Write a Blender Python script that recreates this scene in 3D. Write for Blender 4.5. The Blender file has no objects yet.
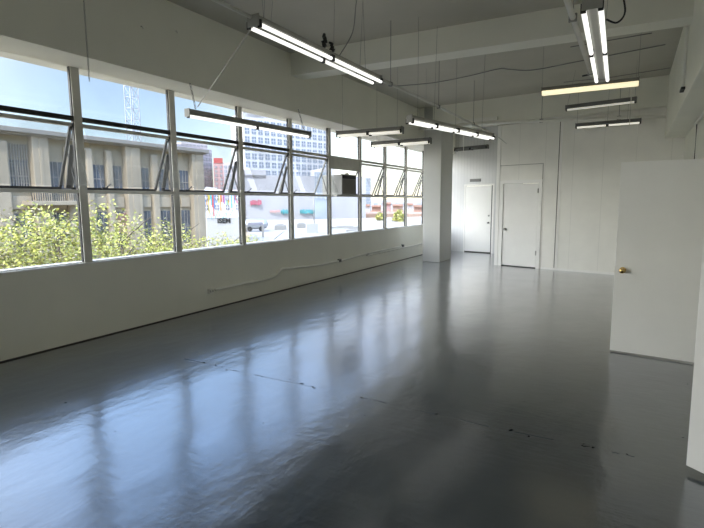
import bpy, bmesh, math, random
from mathutils import Vector, Matrix
random.seed(7)
C = bpy.context.scene.collection
PI = math.pi

# ------------------------------------------------------------------ materials
def nodes(name):
    m = bpy.data.materials.new(name); m.use_nodes = True
    nt = m.node_tree; b = nt.nodes['Principled BSDF']
    return m, nt, b

def mat(name, col, rough=.6, metal=0., var=.06, scale=6., bump=0., bscale=60., emit=None, estr=0., spec=.5):
    m, nt, b = nodes(name)
    N = nt.nodes; L = nt.links
    tc = N.new('ShaderNodeTexCoord')
    no = N.new('ShaderNodeTexNoise'); no.inputs['Scale'].default_value = scale; no.inputs['Detail'].default_value = 5
    L.new(tc.outputs['Object'], no.inputs['Vector'])
    rp = N.new('ShaderNodeValToRGB')
    rp.color_ramp.elements[0].position = .3; rp.color_ramp.elements[1].position = .7
    rp.color_ramp.elements[0].color = tuple(c * (1 - var) for c in col) + (1,)
    rp.color_ramp.elements[1].color = tuple(min(1, c * (1 + var)) for c in col) + (1,)
    L.new(no.outputs['Fac'], rp.inputs['Fac']); L.new(rp.outputs['Color'], b.inputs['Base Color'])
    b.inputs['Roughness'].default_value = rough; b.inputs['Metallic'].default_value = metal
    b.inputs['Specular IOR Level'].default_value = spec
    if bump:
        n2 = N.new('ShaderNodeTexNoise'); n2.inputs['Scale'].default_value = bscale; n2.inputs['Detail'].default_value = 4
        L.new(tc.outputs['Object'], n2.inputs['Vector'])
        bp = N.new('ShaderNodeBump'); bp.inputs['Strength'].default_value = bump; bp.inputs['Distance'].default_value = .01
        L.new(n2.outputs['Fac'], bp.inputs['Height']); L.new(bp.outputs['Normal'], b.inputs['Normal'])
    if emit:
        b.inputs['Emission Color'].default_value = tuple(emit) + (1,); b.inputs['Emission Strength'].default_value = estr
    return m

def board_mat(name, col, rough, pitch, depth=.35):
    """painted boards with fine vertical joints every `pitch` metres along x"""
    m, nt, b = nodes(name); N = nt.nodes; L = nt.links
    g = N.new('ShaderNodeNewGeometry'); s = N.new('ShaderNodeSeparateXYZ'); L.new(g.outputs['Position'], s.inputs[0])
    d = N.new('ShaderNodeMath'); d.operation = 'DIVIDE'; L.new(s.outputs['X'], d.inputs[0]); d.inputs[1].default_value = pitch
    f = N.new('ShaderNodeMath'); f.operation = 'FRACT'; L.new(d.outputs[0], f.inputs[0])
    c = N.new('ShaderNodeMath'); c.operation = 'LESS_THAN'; L.new(f.outputs[0], c.inputs[0]); c.inputs[1].default_value = .012 / pitch
    mx = N.new('ShaderNodeMix'); mx.data_type = 'RGBA'; L.new(c.outputs[0], mx.inputs[0])
    no = N.new('ShaderNodeTexNoise'); no.inputs['Scale'].default_value = 2.5; no.inputs['Detail'].default_value = 6
    L.new(g.outputs['Position'], no.inputs['Vector'])
    rp = N.new('ShaderNodeValToRGB'); rp.color_ramp.elements[0].position = .3; rp.color_ramp.elements[1].position = .75
    rp.color_ramp.elements[0].color = tuple(x * .93 for x in col) + (1,); rp.color_ramp.elements[1].color = tuple(col) + (1,)
    L.new(no.outputs['Fac'], rp.inputs['Fac']); L.new(rp.outputs['Color'], mx.inputs[6])
    mx.inputs[7].default_value = tuple(x * (1 - depth) for x in col) + (1,)
    L.new(mx.outputs[2], b.inputs['Base Color']); b.inputs['Roughness'].default_value = rough
    bp = N.new('ShaderNodeBump'); bp.inputs['Strength'].default_value = .2; bp.inputs['Distance'].default_value = .01
    L.new(no.outputs['Fac'], bp.inputs['Height']); L.new(bp.outputs['Normal'], b.inputs['Normal'])
    return m

def floor_mat():
    m, nt, b = nodes('floor_paint'); N = nt.nodes; L = nt.links
    g = N.new('ShaderNodeNewGeometry')
    def math_(op, a, bb=None, cc=None):
        n = N.new('ShaderNodeMath'); n.operation = op
        for i, v in enumerate((a, bb, cc)):
            if v is None: continue
            if isinstance(v, (int, float)): n.inputs[i].default_value = v
            else: L.new(v, n.inputs[i])
        return n.outputs[0]
    def noise(scale, detail=5, sc=(1, 1, 1), rough=.5):
        mp = N.new('ShaderNodeMapping'); mp.inputs['Scale'].default_value = sc
        L.new(g.outputs['Position'], mp.inputs['Vector'])
        n = N.new('ShaderNodeTexNoise'); n.inputs['Scale'].default_value = scale; n.inputs['Detail'].default_value = detail
        n.inputs['Roughness'].default_value = rough
        L.new(mp.outputs[0], n.inputs['Vector']); return n.outputs['Fac']
    def ramp(fac, p0, c0, p1, c1):
        r = N.new('ShaderNodeValToRGB'); e = r.color_ramp.elements
        e[0].position = p0; e[1].position = p1; e[0].color = c0 + (1,); e[1].color = c1 + (1,)
        L.new(fac, r.inputs['Fac']); return r.outputs['Color']
    s = N.new('ShaderNodeSeparateXYZ'); L.new(g.outputs['Position'], s.inputs[0])
    base = ramp(noise(.9, 7), .3, (.013, .023, .035), .7, (.019, .031, .046))
    # worn, chipped joint in the concrete along y = 3.38
    wob = math_('MULTIPLY', math_('SUBTRACT', noise(1.7, 3), .5), .12)
    dist = math_('ABSOLUTE', math_('SUBTRACT', math_('ADD', s.outputs['Y'], wob), 3.38))
    band = math_('LESS_THAN', dist, .035)
    xin = math_('MULTIPLY', math_('GREATER_THAN', s.outputs['X'], -4.0), math_('LESS_THAN', s.outputs['X'], .1))
    chips = math_('MULTIPLY', math_('MULTIPLY', band, xin), math_('GREATER_THAN', noise(14, 2, (1, 1, 1)), .64))
    hair = math_('MULTIPLY', math_('MULTIPLY', math_('LESS_THAN', dist, .005), xin), math_('GREATER_THAN', noise(3, 2), .5))
    specks = math_('GREATER_THAN', noise(17, 1), .81)
    dk = math_('MAXIMUM', math_('MAXIMUM', chips, math_('MULTIPLY', hair, .35)), math_('MULTIPLY', specks, .8))
    mx = N.new('ShaderNodeMix'); mx.data_type = 'RGBA'; L.new(dk, mx.inputs[0]); L.new(base, mx.inputs[6])
    mx.inputs[7].default_value = (.012, .012, .012, 1); L.new(mx.outputs[2], b.inputs['Base Color'])
    r = N.new('ShaderNodeMapRange'); L.new(noise(2.2, 6), r.inputs[0]); r.inputs[1].default_value = .3; r.inputs[2].default_value = .75
    r.inputs[3].default_value = .16; r.inputs[4].default_value = .24
    rr = math_('ADD', r.outputs[0], math_('MULTIPLY', dk, .4)); L.new(rr, b.inputs['Roughness'])
    b.inputs['IOR'].default_value = 1.5
    L.new(math_('SUBTRACT', 1.0, dk), b.inputs['Coat Weight']); L.new(math_('MULTIPLY', math_('SUBTRACT', 1.0, dk), .5), b.inputs['Specular IOR Level']); b.inputs['Coat Roughness'].default_value = .18; b.inputs['Coat IOR'].default_value = 1.95
    # trowel waves + brush streaks + the raised edge of the joint
    h = math_('ADD', math_('MULTIPLY', noise(1.3, 3, (1, .5, 1)), 2.0), math_('MULTIPLY', noise(5, 6, (1, .5, 1), .65), .38))
    h = math_('ADD', h, math_('MULTIPLY', noise(16, 3, (.25, 1.6, 1)), .10))
    h = math_('SUBTRACT', h, math_('MULTIPLY', chips, .25))
    h = math_('SUBTRACT', h, math_('MULTIPLY', math_('MULTIPLY', math_('LESS_THAN', dist, .012), xin), .1))
    bp = N.new('ShaderNodeBump'); bp.inputs['Strength'].default_value = .38; bp.inputs['Distance'].default_value = .02
    L.new(h, bp.inputs['Height']); L.new(bp.outputs['Normal'], b.inputs['Normal']); L.new(bp.outputs['Normal'], b.inputs['Coat Normal'])
    return m

def glass_mat(name='window_glass', d0=.01, d1=.06):
    m, nt, b = nodes(name); N = nt.nodes; L = nt.links
    N.remove(b); out = N['Material Output']
    t = N.new('ShaderNodeBsdfTransparent'); t.inputs[0].default_value = (.97, .98, .98, 1)
    gl = N.new('ShaderNodeBsdfGlossy'); gl.inputs['Roughness'].default_value = .02
    df = N.new('ShaderNodeBsdfDiffuse'); df.inputs[0].default_value = (.75, .76, .76, 1)
    lw = N.new('ShaderNodeLayerWeight'); lw.inputs[0].default_value = .5
    pw = N.new('ShaderNodeMath'); pw.operation = 'POWER'; L.new(lw.outputs['Facing'], pw.inputs[0]); pw.inputs[1].default_value = 6
    ml = N.new('ShaderNodeMath'); ml.operation = 'MULTIPLY_ADD'; L.new(pw.outputs[0], ml.inputs[0]); ml.inputs[1].default_value = .35; ml.inputs[2].default_value = .015
    mx = N.new('ShaderNodeMixShader'); L.new(ml.outputs[0], mx.inputs[0]); L.new(t.outputs[0], mx.inputs[1]); L.new(gl.outputs[0], mx.inputs[2])
    # a thin film of dust on the panes
    g = N.new('ShaderNodeNewGeometry'); no = N.new('ShaderNodeTexNoise'); no.inputs['Scale'].default_value = 2.0; no.inputs['Detail'].default_value = 6
    L.new(g.outputs['Position'], no.inputs['Vector'])
    r = N.new('ShaderNodeMapRange'); L.new(no.outputs['Fac'], r.inputs[0]); r.inputs[1].default_value = .3; r.inputs[2].default_value = .8
    r.inputs[3].default_value = d0; r.inputs[4].default_value = d1
    m2 = N.new('ShaderNodeMixShader'); L.new(r.outputs[0], m2.inputs[0]); L.new(mx.outputs[0], m2.inputs[1]); L.new(df.outputs[0], m2.inputs[2])
    L.new(m2.outputs[0], out.inputs[0]); return m

M = {}
M['wall'] = mat('wall_paint', (.84, .83, .735), .55, var=.03, scale=1.5, bump=.15, bscale=25)
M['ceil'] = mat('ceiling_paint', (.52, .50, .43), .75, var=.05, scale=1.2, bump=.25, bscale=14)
M['white'] = mat('white_paint', (.86, .85, .81), .38, var=.02, scale=2.5, bump=.08, bscale=30)
M['board'] = board_mat('painted_boards', (.86, .845, .78), .42, .61, .14)
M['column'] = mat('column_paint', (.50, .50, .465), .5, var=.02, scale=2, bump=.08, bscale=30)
M['plank'] = board_mat('painted_planks', (.70, .70, .69), .42, .105, .14)
M['floor'] = floor_mat()
M['glass'] = glass_mat(); M['dusty'] = glass_mat('dusty_sash_glass', .06, .26)
M['mull'] = mat('mullion_paint', (.60, .58, .52), .55, var=.06, scale=8)
M['steel'] = mat('sash_steel', (.24, .24, .22), .5, var=.1, scale=12)
M['black'] = mat('black_metal', (.012, .012, .012), .5, var=.1)
M['seam'] = mat('dark_gap', (.07, .065, .055), .9)
M['lightseam'] = mat('paint_seam', (.42, .41, .37), .7)
M['brass'] = mat('brass', (.80, .55, .22), .22, 1., var=.05)
M['chrome'] = mat('dull_nickel', (.40, .40, .38), .3, 1., var=.05)
M['housing'] = mat('fixture_enamel', (.30, .30, .27), .4, var=.04)
M['housing_dark'] = mat('fixture_grey_enamel', (.16, .16, .15), .45, var=.1)
M['tube_on'] = mat('lit_tube', (.9, .9, .88), .3, emit=(1, .985, .93), estr=1.05)
M['tube_dim'] = mat('dim_tube', (.85, .85, .8), .3, emit=(1, .95, .82), estr=.55)
M['tube_faint'] = mat('faint_tube', (.8, .8, .75), .3, emit=(1, .95, .82), estr=.3)  # slight glow added so the thin tube shows pale
M['tube_off'] = mat('unlit_tube', (.80, .80, .77), .25)
M['lens'] = mat('lit_lens', (.85, .82, .7), .4, emit=(1, .87, .55), estr=.85)
M['pipe'] = mat('painted_conduit', (.62, .61, .56), .5, var=.06)
M['pipe_white'] = mat('white_conduit', (.84, .83, .77), .35, var=.03)
M['wire'] = mat('grey_wire', (.26, .26, .24), .6)
M['ac_side'] = mat('ac_casing', (.29, .29, .27), .45, var=.04)
M['ac_grille'] = mat('ac_grille', (.17, .165, .14), .6, var=.1)
M['plate'] = mat('grey_plate', (.20, .20, .19), .5)
# outdoors
M['stone'] = mat('limestone', (0.33, 0.275, 0.185), .85, var=.10, scale=1.2, bump=.3, bscale=6)
M['stone2'] = mat('limestone_shaft', (0.37, 0.31, 0.22), .85, var=.08, scale=1.0, bump=.3, bscale=6)
M['cornice'] = mat('cornice_stone', (0.27, 0.25, 0.215), .85, var=.1, scale=.8)
M['dwin'] = mat('old_window_glass', (0.09, 0.10, 0.115), .2, var=.35, scale=1.7)
M['iron'] = mat('railing_iron', (0.050, 0.050, 0.050), .6)
M['brick'] = mat('pink_brick', (0.260, 0.150, 0.120), .85, var=.15, scale=3)
M['asphalt'] = mat('asphalt', (0.27, 0.22, 0.16), .9, var=.1, scale=.4)
M['roofw'] = mat('pale_roof', (0.33, 0.305, 0.265), .9, var=.06, scale=.12)
M['roofg'] = mat('grey_roof_sheet', (0.275, 0.280, 0.285), .9, var=.06, scale=.2)
M['pale'] = mat('pale_render', (0.370, 0.370, 0.380), .9, var=.04, scale=.05)
M['pale2'] = mat('white_frame', (0.52, 0.52, 0.52), .9, var=.05, scale=.1)
M['towerg'] = mat('tower_render', (0.46, 0.42, 0.43), .9, var=.08, scale=.1)
M['towerr'] = mat('tower_brick', (0.44, 0.27, 0.26), .9, var=.08, scale=.1)
M['red'] = mat('red_paint', (0.360, 0.065, 0.060), .8, var=.1)
M['fwin'] = mat('far_window_glass', (0.180, 0.215, 0.260), .3, var=.25, scale=.15)
M['fwin2'] = mat('far_window_dark', (0.17, 0.17, 0.20), .3, var=.3, scale=.15)
M['glassblue'] = mat('blue_curtain_wall', (0.250, 0.290, 0.330), .3, var=.12, scale=.3)
M['canvas'] = mat('white_canvas', (0.37, 0.37, 0.36), .8, var=.02)
M['teal'] = mat('teal_graffiti', (0.040, 0.260, 0.290), .8, var=.4, scale=.6)
M['pink'] = mat('pink_graffiti', (0.390, 0.090, 0.130), .8, var=.4, scale=.8)
M['magenta'] = mat('magenta_paint', (0.375, 0.050, 0.250), .8); M['violet'] = mat('violet_paint', (0.200, 0.080, 0.340), .8)
M['orange'] = mat('orange_paint', (0.450, 0.210, 0.030), .8); M['sky_blue'] = mat('blue_paint', (0.050, 0.180, 0.400), .8)
M['yellow'] = mat('yellow_paint', (0.425, 0.350, 0.050), .8); M['cyan'] = mat('cyan_paint', (0.050, 0.310, 0.350), .8)
M['ink'] = mat('black_lettering', (0.010, 0.010, 0.010), .8)
M['earth'] = mat('orange_earth', (0.350, 0.240, 0.180), .95, var=.2, scale=.15)
M['tile'] = mat('terracotta_roof', (0.330, 0.200, 0.150), .9, var=.15, scale=.3)
M['bark'] = mat('bark', (0.110, 0.085, 0.060), .9, var=.2)
M['leaf1'] = mat('leaf_yellow_green', (0.44, 0.44, 0.10), .6, var=.3, scale=1.5)
M['leaf2'] = mat('leaf_mid_green', (0.19, 0.21, 0.06), .6, var=.3, scale=1.5)
M['leaf3'] = mat('leaf_pale', (0.34, 0.29, 0.19), .6, var=.2, scale=1.5)
M['cranem'] = mat('crane_steel', (0.30, 0.33, 0.38), .7, var=.05)
M['silver'] = mat('silver_body', (0.330, 0.340, 0.350), .35, .4, var=.05)

# ------------------------------------------------------------------ mesh builder
class MB:
    def __init__(s): s.bm = bmesh.new(); s.mats = []; s.cur = 0
    def m(s, material):
        if material not in s.mats: s.mats.append(material)
        s.cur = s.mats.index(material); return s
    def _tag(s, verts):
        for f in {f for v in verts for f in v.link_faces}: f.material_index = s.cur
    def box(s, x0, x1, y0, y1, z0, z1, bev=0, mtx=None):
        r = bmesh.ops.create_cube(s.bm, size=1)['verts']
        mm = Matrix.Translation(((x0+x1)/2, (y0+y1)/2, (z0+z1)/2)) @ Matrix.Diagonal((abs(x1-x0), abs(y1-y0), abs(z1-z0), 1))
        bmesh.ops.transform(s.bm, matrix=mm, verts=r)
        if bev:
            es = list({e for v in r for e in v.link_edges})
            q = bmesh.ops.bevel(s.bm, geom=es, offset=bev, segments=2, affect='EDGES', profile=.5)
            r = list({v for f in q['faces'] for v in f.verts} | {v for v in r if v.is_valid})
            seen = set(r); st = list(r)
            while st:
                v = st.pop()
                for e in v.link_edges:
                    o = e.other_vert(v)
                    if o not in seen: seen.add(o); st.append(o)
            r = list(seen)
        if mtx: bmesh.ops.transform(s.bm, matrix=mtx, verts=r)
        s._tag(r); return s
    def tube(s, pts, rad, n=8, closed=False):
        pts = [Vector(p) for p in pts]; rings = []
        for i, p in enumerate(pts):
            a = pts[max(0, i-1)]; b = pts[min(len(pts)-1, i+1)]
            d = (b - a).normalized()
            u = d.cross(Vector((0, 0, 1)))
            if u.length < .05: u = d.cross(Vector((0, 1, 0)))
            u.normalize(); w = d.cross(u)
            rr = rad[i] if isinstance(rad, (list, tuple)) else rad
            rings.append([s.bm.verts.new(p + (u*math.cos(2*PI*k/n) + w*math.sin(2*PI*k/n))*rr) for k in range(n)])
        fs = []
        for a, b in zip(rings, rings[1:]):
            for k in range(n): fs.append(s.bm.faces.new((a[k], a[(k+1) % n], b[(k+1) % n], b[k])))
        fs.append(s.bm.faces.new(rings[0][::-1])); fs.append(s.bm.faces.new(rings[-1]))
        for f in fs: f.material_index = s.cur; f.smooth = True
        return s
    def beam(s, a, b, w, t):
        """square bar from a to b"""
        a = Vector(a); b = Vector(b); d = b - a
        q = d.to_track_quat('Z', 'Y').to_matrix().to_4x4()
        return s.box(-w/2, w/2, -t/2, t/2, 0, d.length, mtx=Matrix.Translation(a) @ q)
    def lathe(s, prof, n=24, mtx=None):
        rings = []
        for r, z in prof:
            rings.append([s.bm.verts.new((r*math.cos(2*PI*k/n), r*math.sin(2*PI*k/n), z)) for k in range(n)])
        for a, b in zip(rings, rings[1:]):
            for k in range(n):
                f = s.bm.faces.new((a[k], a[(k+1) % n], b[(k+1) % n], b[k])); f.smooth = True; f.material_index = s.cur
        s.bm.faces.new(rings[0][::-1]).material_index = s.cur; s.bm.faces.new(rings[-1]).material_index = s.cur
        if mtx: bmesh.ops.transform(s.bm, matrix=mtx, verts=[v for r in rings for v in r])
        return s
    def poly(s, pts, z0, z1):
        """vertical prism over an xy outline"""
        lo = [s.bm.verts.new((x, y, z0)) for x, y in pts]; hi = [s.bm.verts.new((x, y, z1)) for x, y in pts]
        n = len(pts); fs = [s.bm.faces.new(lo[::-1]), s.bm.faces.new(hi)]
        for i in range(n): fs.append(s.bm.faces.new((lo[i], lo[(i+1) % n], hi[(i+1) % n], hi[i])))
        for f in fs: f.material_index = s.cur
        return s
    def build(s, name, material=None, parent=None, loc=None, rotz=0):
        bmesh.ops.recalc_face_normals(s.bm, faces=s.bm.faces)
        me = bpy.data.meshes.new(name); s.bm.to_mesh(me); s.bm.free()
        if s.mats:
            for x in s.mats: me.materials.append(x)
        else: me.materials.append(material)
        o = bpy.data.objects.new(name, me); C.objects.link(o)
        if parent: o.parent = parent
        if loc: o.location = loc
        o.rotation_euler.z = rotz
        return o

def tag(o, label, cat, group=None, kind=None):
    o['label'] = label; o['category'] = cat
    if group: o['group'] = group
    if kind: o['kind'] = kind
    return o
def empty(name, loc, rotz=0):
    o = bpy.data.objects.new(name, None); C.objects.link(o); o.location = loc; o.rotation_euler.z = rotz
    o.empty_display_size = .1; return o
def structure(o, label, cat): return tag(o, label, cat, None, 'structure')
def wire(pts, r, name, material, parent=None, n=6):
    b = MB(); b.tube(pts, r, n); return b.build(name, material, parent)
def smooth_path(pts, n=6):
    P = [Vector(p) for p in pts]; out = []
    for i in range(len(P)-1):
        p0 = P[max(0, i-1)]; p1 = P[i]; p2 = P[i+1]; p3 = P[min(len(P)-1, i+2)]
        for k in range(n):
            t = k/n
            out.append(.5*((2*p1) + (p2-p0)*t + (2*p0-5*p1+4*p2-p3)*t*t + (3*p1-p0-3*p2+p3)*t**3))
    out.append(P[-1]); return out

# ------------------------------------------------------------------ room constants
WX = -5.52           # inner face of the window wall
RX = .82             # right wall
YB, YF = -4.7, 15.75 # behind the camera / far end
ZC = 4.05            # ceiling
Z0, Z1, Z2, Z3 = .92, 1.755, 2.55, 3.125
HX = -5.05           # inner face of the header beam
PITCH = 1.335; Y00 = 2.055
def wall_y(x): return 12.5 - .2*(x + 2.93)      # front face of the partition
def far_y(x): return 15.65 - .2*(x + 5.52)      # front face of the far wall

# shell
b = MB(); b.box(WX-.3, RX+.2, YB-.2, YF+.4, -.25, 0); structure(b.build('floor', M['floor']), 'glossy blue-grey painted concrete floor with a chipped joint', 'floor')
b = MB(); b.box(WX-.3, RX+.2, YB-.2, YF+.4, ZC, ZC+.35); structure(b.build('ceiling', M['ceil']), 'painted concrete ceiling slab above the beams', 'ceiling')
b = MB(); b.box(WX-.27, WX, YB, YF, 0, Z0-.02); structure(b.build('wall_left', M['wall']), 'low painted wall below the band of windows', 'wall')
b = MB(); b.box(WX-.27, HX, YB, YF, Z3, ZC); structure(b.build('wall_left_header', M['wall']), 'deep painted header wall above the band of windows', 'wall')
b = MB(); b.box(WX-.10, WX+.012, YB, YF, Z0-.02, Z0, .004); structure(b.build('window_sill', M['white']), 'long thin white sill board under the windows', 'sill')
b = MB(); b.box(WX-.35, WX-.10, YB, YF, Z0-.06, Z0-.01); structure(b.build('trim_1', M['mull']), 'outer ledge below the band of windows', 'trim')
b = MB(); b.box(RX, RX+.15, YB, 4.8, 0, ZC); b.box(RX, RX+.15, 5.74, 12.2, 0, ZC); b.box(RX, RX+.15, 4.8, 5.74, 2.06, ZC)
structure(b.build('wall_right', M['wall']), 'white painted right wall behind the open door', 'wall')
b = MB(); b.box(WX-.27, RX+.15, YB-.15, YB, 0, ZC); structure(b.build('wall_front', M['wall']), 'painted wall behind the viewpoint', 'wall')
b = MB(); b.box(RX+.15, RX+1.6, 4.7, 5.9, -.02, 0); b.box(RX+1.5, RX+1.6, 4.7, 5.9, 0, 2.4); b.box(RX+.15, RX+1.5, 4.7, 4.8, 0, 2.4); b.box(RX+.15, RX+1.5, 5.8, 5.9, 0, 2.4); b.box(RX+.15, RX+1.6, 4.7, 5.9, 2.3, 2.4)
structure(b.build('wall_corridor', M['wall']), 'passage walls outside the open doorway', 'wall')
# partition (with hole for door 2) and far wall
def skew_box(bld, x0, x1, z0, z1, fy, t, off=0.):
    bld.poly([(x0, fy(x0)-off), (x1, fy(x1)-off), (x1, fy(x1)-off+t), (x0, fy(x0)-off+t)], z0, z1)
D2a, D2b, D2h = -2.80, -1.95, 2.035
b = MB(); skew_box(b, -2.97, D2a, 0, 3.45, wall_y, .12); skew_box(b, D2b, RX, 0, 3.45, wall_y, .12); skew_box(b, D2a, D2b, D2h, 3.45, wall_y, .12)
structure(b.build('wall_back', M['board']), 'white boarded partition wall across the back of the room', 'wall')
b = MB(); b.box(-2.97, -2.85, wall_y(-2.9)+.12, far_y(-2.9), 0, ZC); structure(b.build('wall_return', M['board']), 'side wall of the back alcove', 'wall')
D1a, D1b, D1h = -4.66, -3.76, 2.10
b = MB(); skew_box(b, WX, D1a, 0, ZC, far_y, .12); skew_box(b, D1b, -2.85, 0, ZC, far_y, .12); skew_box(b, D1a, D1b, D1h, ZC, far_y, .12)
structure(b.build('wall_far', M['plank']), 'white planked far wall of the alcove behind the column', 'wall')
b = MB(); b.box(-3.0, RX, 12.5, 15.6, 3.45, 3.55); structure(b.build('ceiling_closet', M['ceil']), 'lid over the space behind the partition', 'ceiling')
# column and beams
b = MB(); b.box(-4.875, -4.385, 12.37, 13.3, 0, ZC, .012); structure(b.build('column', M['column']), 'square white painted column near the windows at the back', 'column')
b = MB(); b.poly([(HX, 6.83), (.50, 7.09), (.50, 7.44), (HX, 7.18)], 3.70, ZC); structure(b.build('ceiling_beam', M['wall']), 'nearer cross beam under the ceiling, above the long twin-tube lights', 'beam')
b = MB(); b.poly([(HX, 12.42), (.50, wall_y(.5)-.06), (.50, wall_y(.5)+.3), (HX, 12.85)], 3.47, ZC); structure(b.build('ceiling_beam', M['wall']), 'farther cross beam above the back partition', 'beam')
b = MB(); b.box(.48, RX, YB, 11.95, 2.83, ZC, .01); structure(b.build('ceiling_beam', M['wall']), 'deep lengthwise beam along the right wall', 'beam')
# dark gap where wall meets floor
b = MB(); b.box(WX, WX+.010, YB, YF, 0, .012); structure(b.build('baseboard_left', M['seam']), 'dark ragged joint between left wall and floor', 'joint')
b = MB(); skew_box(b, D2b+.12, RX, 0, .05, wall_y, .014, .014); structure(b.build('baseboard_back', M['white']), 'low white base strip along the partition', 'baseboard')

# seams and trims on the partition
b = MB(); skew_box(b, -1.532, -1.520, 0, 3.4, wall_y, .01, .008); structure(b.build('trim_2', M['seam']), 'dark open joint running up the partition right of the door', 'joint')
b = MB(); skew_box(b, -2.90, -1.86, 2.47, 2.485, wall_y, .012, .012); skew_box(b, -1.875, -1.86, 2.0, 2.48, wall_y, .012, .012)
structure(b.build('trim_3', M['lightseam']), 'raised panel edge above the closed door in the partition', 'trim')
b = MB(); skew_box(b, -1.50, -1.46, 0, 3.4, wall_y, .012, .012); structure(b.build('trim_4', M['white']), 'white batten beside the dark joint', 'trim')
b = MB(); skew_box(b, -2.985, -2.90, 0, 3.45, wall_y, .03, .02); structure(b.build('trim_5', M['white']), 'white corner post at the left end of the partition', 'trim')

# ------------------------------------------------------------------ windows
def bar_x(bld, y, z0, z1, x0, x1, w): bld.box(x0, x1, y-w/2, y+w/2, z0, z1)
ORD = ['nearest', 'second', 'third', 'fourth', 'fifth', 'sixth', 'seventh', 'eighth', 'ninth', 'tenth']
def make_window(i):
    y0 = Y00 + PITCH*i; y1 = y0 + PITCH; W = .047; y0 += .025; y1 += .025; GX = WX-.03
    vis = i >= 0
    if i == 5: lab = 'steel window bay holding the air conditioner under a solid panel'
    elif vis: lab = '%s steel-framed window bay from the left edge of the photo, middle sash open' % ORD[i]
    else: lab = '%s steel-framed window bay added unseen behind the viewpoint, counted from the left edge of the photo' % ORD[-1-i]
    root = empty('window_%d' % (i + 6), (WX-.06, (y0+y1)/2, Z0)); structure(root, lab, 'window')
    L_ = lambda bld: bmesh.ops.translate(bld.bm, verts=bld.bm.verts, vec=-Vector(root.location))
    f = MB(); f.m(M['mull'])
    f.box(WX-.06, WX-.004, y0-W, y0+W, Z0, Z3)                                 # mullion
    f.box(WX-.05, WX-.012, y0+W, y1-W, Z1-.028, Z1+.012)                       # middle transom
    f.box(WX-.045, WX-.02, y0+W, y1-W, Z0, Z0+.012)
    if i > 3: f.box(WX-.05, WX-.012, y0+W, y1-W, Z2-.02, Z2+.03)
    f.m(M['black'])
    f.box(WX-.055, WX-.02, y1-W-.010, y1-W+.001, Z0+.012, Z3)
    if i <= 3: f.box(WX-.055, WX-.010, y0+W, y1-W, Z2-.012, Z2+.038)
    L_(f); f.build('window_frame', None, root)
    if i == 8:
        pass
    for (a, c) in ((Z0+.012, Z1-.028), (Z2+.035, Z3)):
        p = MB(); p.box(GX-.002, GX+.002, y0+W, y1-W-.010, a, c); L_(p); p.build('pane', M['glass'], root)
    if i == 5:
        q = MB(); q.box(WX-.05, WX-.015, y0+W, y1-W, 2.31, Z2-.02, .003); L_(q); q.build('filler_panel', M['mull'], root)
        return
    # projecting sash, hinged at the top
    st = M['steel']
    pt = Vector((WX-.05, 0, Z2-.055)); pb = Vector((WX-.36, 0, Z1+.035)); dd = (pb-pt)
    a, c = y0+W+.015, y1-W-.02
    s = MB(); s.m(M['mull'])
    s.beam((pt.x, a, pt.z), (pt.x, c, pt.z), .045, .04)
    s.m(M['black']); s.beam((pb.x, a, pb.z), (pb.x, c, pb.z), .028, .028)
    if i == 4: s.m(st)
    for yy in (a, c): s.beam((pt.x, yy, pt.z), (pb.x, yy, pb.z), .03, .022)
    L_(s); so = s.build('sash', None, root)
    g = MB()
    ang = math.atan2(dd.x, -dd.z)
    mm = Matrix.Translation(pt + Vector((0, (a+c)/2, 0))) @ Matrix.Rotation(ang, 4, 'Y')
    g.box(-.002, .002, -(c-a)/2+.014, (c-a)/2-.014, -dd.length+.014, -.014, mtx=mm); L_(g); g.build('pane', M['dusty'], so)
    h = MB(); ym = (a+c)/2 - (.25 if i == 0 else .18)
    h.box(pb.x+.01, pb.x+.04, ym-.04, ym+.04, pb.z-.01, pb.z+.02); h.beam((pb.x+.03, ym, pb.z), (pb.x+.06, ym+.07, pb.z+.07), .014, .014)
    L_(h); h.build('latch_handle', M['chrome'] if i == 0 else M['black'], so)
    mid = pt.lerp(pb, .42)
    for yy in (c+.012,):
        k = MB(); k.beam((mid.x, yy, mid.z), (WX-.04, yy, Z1+.03), .012, .012)
        L_(k); k.build('stay_arm', M['black'], root)
        if i not in (4,):
            k = MB(); k.beam((WX-.07, yy, Z2-.28), (WX-.21, yy, Z1+.03), .055, .014); L_(k); k.build('friction_arm', M['black'], root)
for i in range(-5, 10): make_window(i)  # negative bays are unseen, added behind the camera for more daylight

# ------------------------------------------------------------------ doors
def knob(parent, mtx, material, rose=.032, name='door_knob'):
    k = MB(); k.lathe([(rose, 0), (rose, .004), (rose*.8, .010), (.012, .014), (.011, .034), (.020, .040), (.0275, .052), (.0285, .060), (.026, .070), (.018, .077), (.006, .080)], 24, mtx)
    return k.build(name, material, parent)
def face_mtx(x, z, fy, off=0):   # local z looks out of the wall (towards -y, square to it)
    a = math.atan(-.2)
    return Matrix.Translation((x, fy(x)-off, z)) @ Matrix.Rotation(a, 4, 'Z') @ Matrix.Rotation(PI/2, 4, 'X')
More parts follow.
